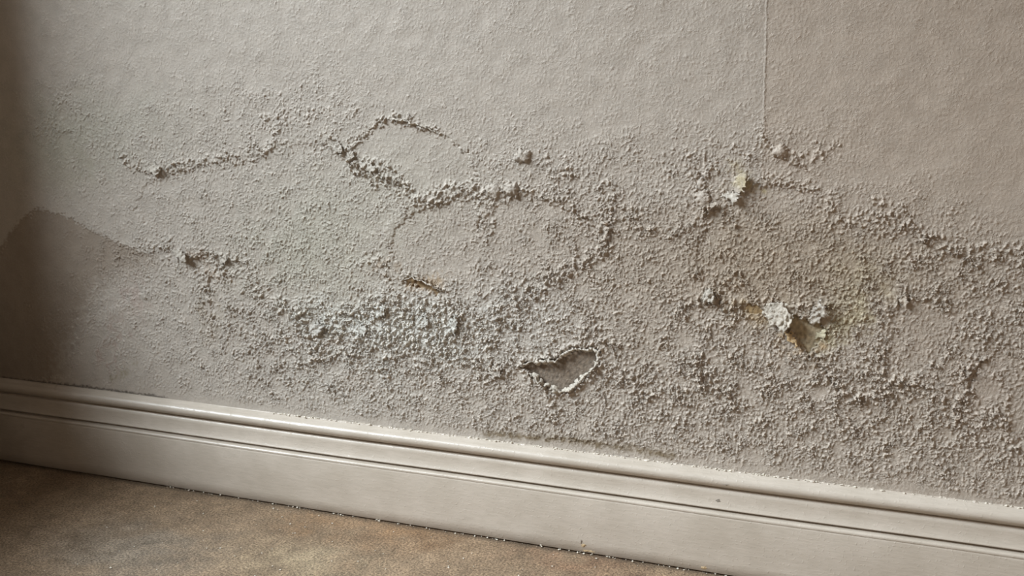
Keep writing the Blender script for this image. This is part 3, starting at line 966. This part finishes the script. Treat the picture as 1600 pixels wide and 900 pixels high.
def fstain(px, py, r, col, k, asp=1.0):
    global FT
    x, y = atf(px, py)
    g = (np.exp(-(((FX-x+fb*0.012)/(r*asp))**2+((FY-y+fbb*0.015)/r)**2))*k)[..., None]
    FT = FT*(1-g)+np.array(col)*g


fstain(640, 830, 0.060, (0.43, 0.25, 0.125), 0.7, 1.6)
fstain(900, 880, 0.035, (0.40, 0.235, 0.140), 0.7, 2.6)
fstain(500, 815, 0.035, (0.43, 0.26, 0.135), 0.6, 1.5)
fstain(200, 860, 0.09, (0.40, 0.37, 0.32), 0.5, 1.5)
fstain(470, 880, 0.06, (0.50, 0.40, 0.26), 0.6, 1.5)
fstain(600, 805, 0.014, (0.30, 0.23, 0.16), 0.5, 4)
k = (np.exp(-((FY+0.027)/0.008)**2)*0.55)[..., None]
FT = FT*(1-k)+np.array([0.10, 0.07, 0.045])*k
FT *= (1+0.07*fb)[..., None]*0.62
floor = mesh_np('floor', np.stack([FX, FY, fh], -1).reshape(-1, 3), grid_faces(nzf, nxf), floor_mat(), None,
                {'tint': ('FLOAT_COLOR', np.concatenate([FT, np.ones((nzf, nxf, 1))], -1))})
tag(floor, 'worn speckled brown floor with rusty damp stains in front of the skirting', None, None, 'structure')
crumbs('floor_grit', np.stack([rf.uniform(-1.2, 0.4, 500), rf.uniform(-0.55, -0.032, 500), np.full(500, 0.0006)], -1), 0.0009, M_CREAM, floor, 35)

# ------------------------------------------------------------------ the rest of the room, outside the frame: left wall with its window
M_SIDE = make_wall_mat('side_wall_paint', False, (0.5, 0.47, 0.42))
wz0, wz1, wy0, wy1 = 0.68, 2.30, -2.2, -0.34


def box(bm, x0, x1, y0, y1, z0, z1):
    g = bmesh.ops.create_cube(bm, size=1)['verts']
    for q in g:
        q.co = Vector(((x0+x1)/2+q.co.x*(x1-x0), (y0+y1)/2+q.co.y*(y1-y0), (z0+z1)/2+q.co.z*(z1-z0)))


def box_obj(name, boxes, mat, parent=None):
    bm = bmesh.new()
    for b in boxes:
        box(bm, *b)
    me = bpy.data.meshes.new(name)
    bm.to_mesh(me)
    bm.free()
    me.materials.append(mat)
    o = bpy.data.objects.new(name, me)
    C.objects.link(o)
    if parent:
        o.parent = parent
    return o


wl = box_obj('wall_left', [(WL-0.2, WL, -3.5, wy0, 0, 2.7), (WL-0.2, WL, wy1, 0.0, 0, 2.7),
                           (WL-0.2, WL, wy0, wy1, 0, wz0), (WL-0.2, WL, wy0, wy1, wz1, 2.7)], M_SIDE)
tag(wl, 'plain painted side wall with the window opening, left of the damp wall', None, None, 'structure')

wf = box_obj('window_1', [(WL-0.16, WL-0.11, wy0, wy0+0.05, wz0, wz1), (WL-0.16, WL-0.11, wy1-0.03, wy1, wz0, wz1),
                          (WL-0.16, WL-0.11, wy0, wy1, wz0, wz0+0.04), (WL-0.16, WL-0.11, wy0, wy1, wz1-0.04, wz1)], M_WHITE)
tag(wf, 'white frame of the window in the side wall', None, None, 'structure')

# low dark cabinet, unseen, added left of the frame to darken the floor corner
M_WOOD = make_wall_mat('dark_varnished_wood', False, (0.05, 0.032, 0.02), 0.0002)
M_BRASS = make_wall_mat('dull_brass', False, (0.35, 0.25, 0.10), 0.0001)
cab = bpy.data.objects.new('shade_cupboard', None)
C.objects.link(cab)
cab.location = (-1.555, -0.46, 0)
tag(cab, 'low dark wooden cabinet, added out of view under the window to shade the floor corner', 'shade_cupboard')
cb_ = [('body', (-0.07, 0.065, -0.30, 0.30, 0.045, 0.24)), ('top_board', (-0.07, 0.08, -0.31, 0.31, 0.24, 0.26)),
       ('door', (0.065, 0.078, -0.295, -0.003, 0.055, 0.23)), ('door', (0.065, 0.078, 0.003, 0.295, 0.055, 0.23))]
cb_ += [('leg', (a-0.02, a+0.02, b-0.02, b+0.02, 0.0, 0.045)) for a in (-0.045, 0.04) for b in (-0.27, 0.27)]
for nm, bx in cb_:
    o = box_obj(nm, [bx], M_WOOD, cab)
    bv = o.modifiers.new('bevel', 'BEVEL')
    bv.width = 0.003
    if nm == 'door':
        yc = -0.03 if bx[3] < 0 else 0.03
        box_obj('handle', [(0.078, 0.095, yc-0.008, yc+0.008, 0.13, 0.16)], M_BRASS, o)
print('done', time.time()-T0)
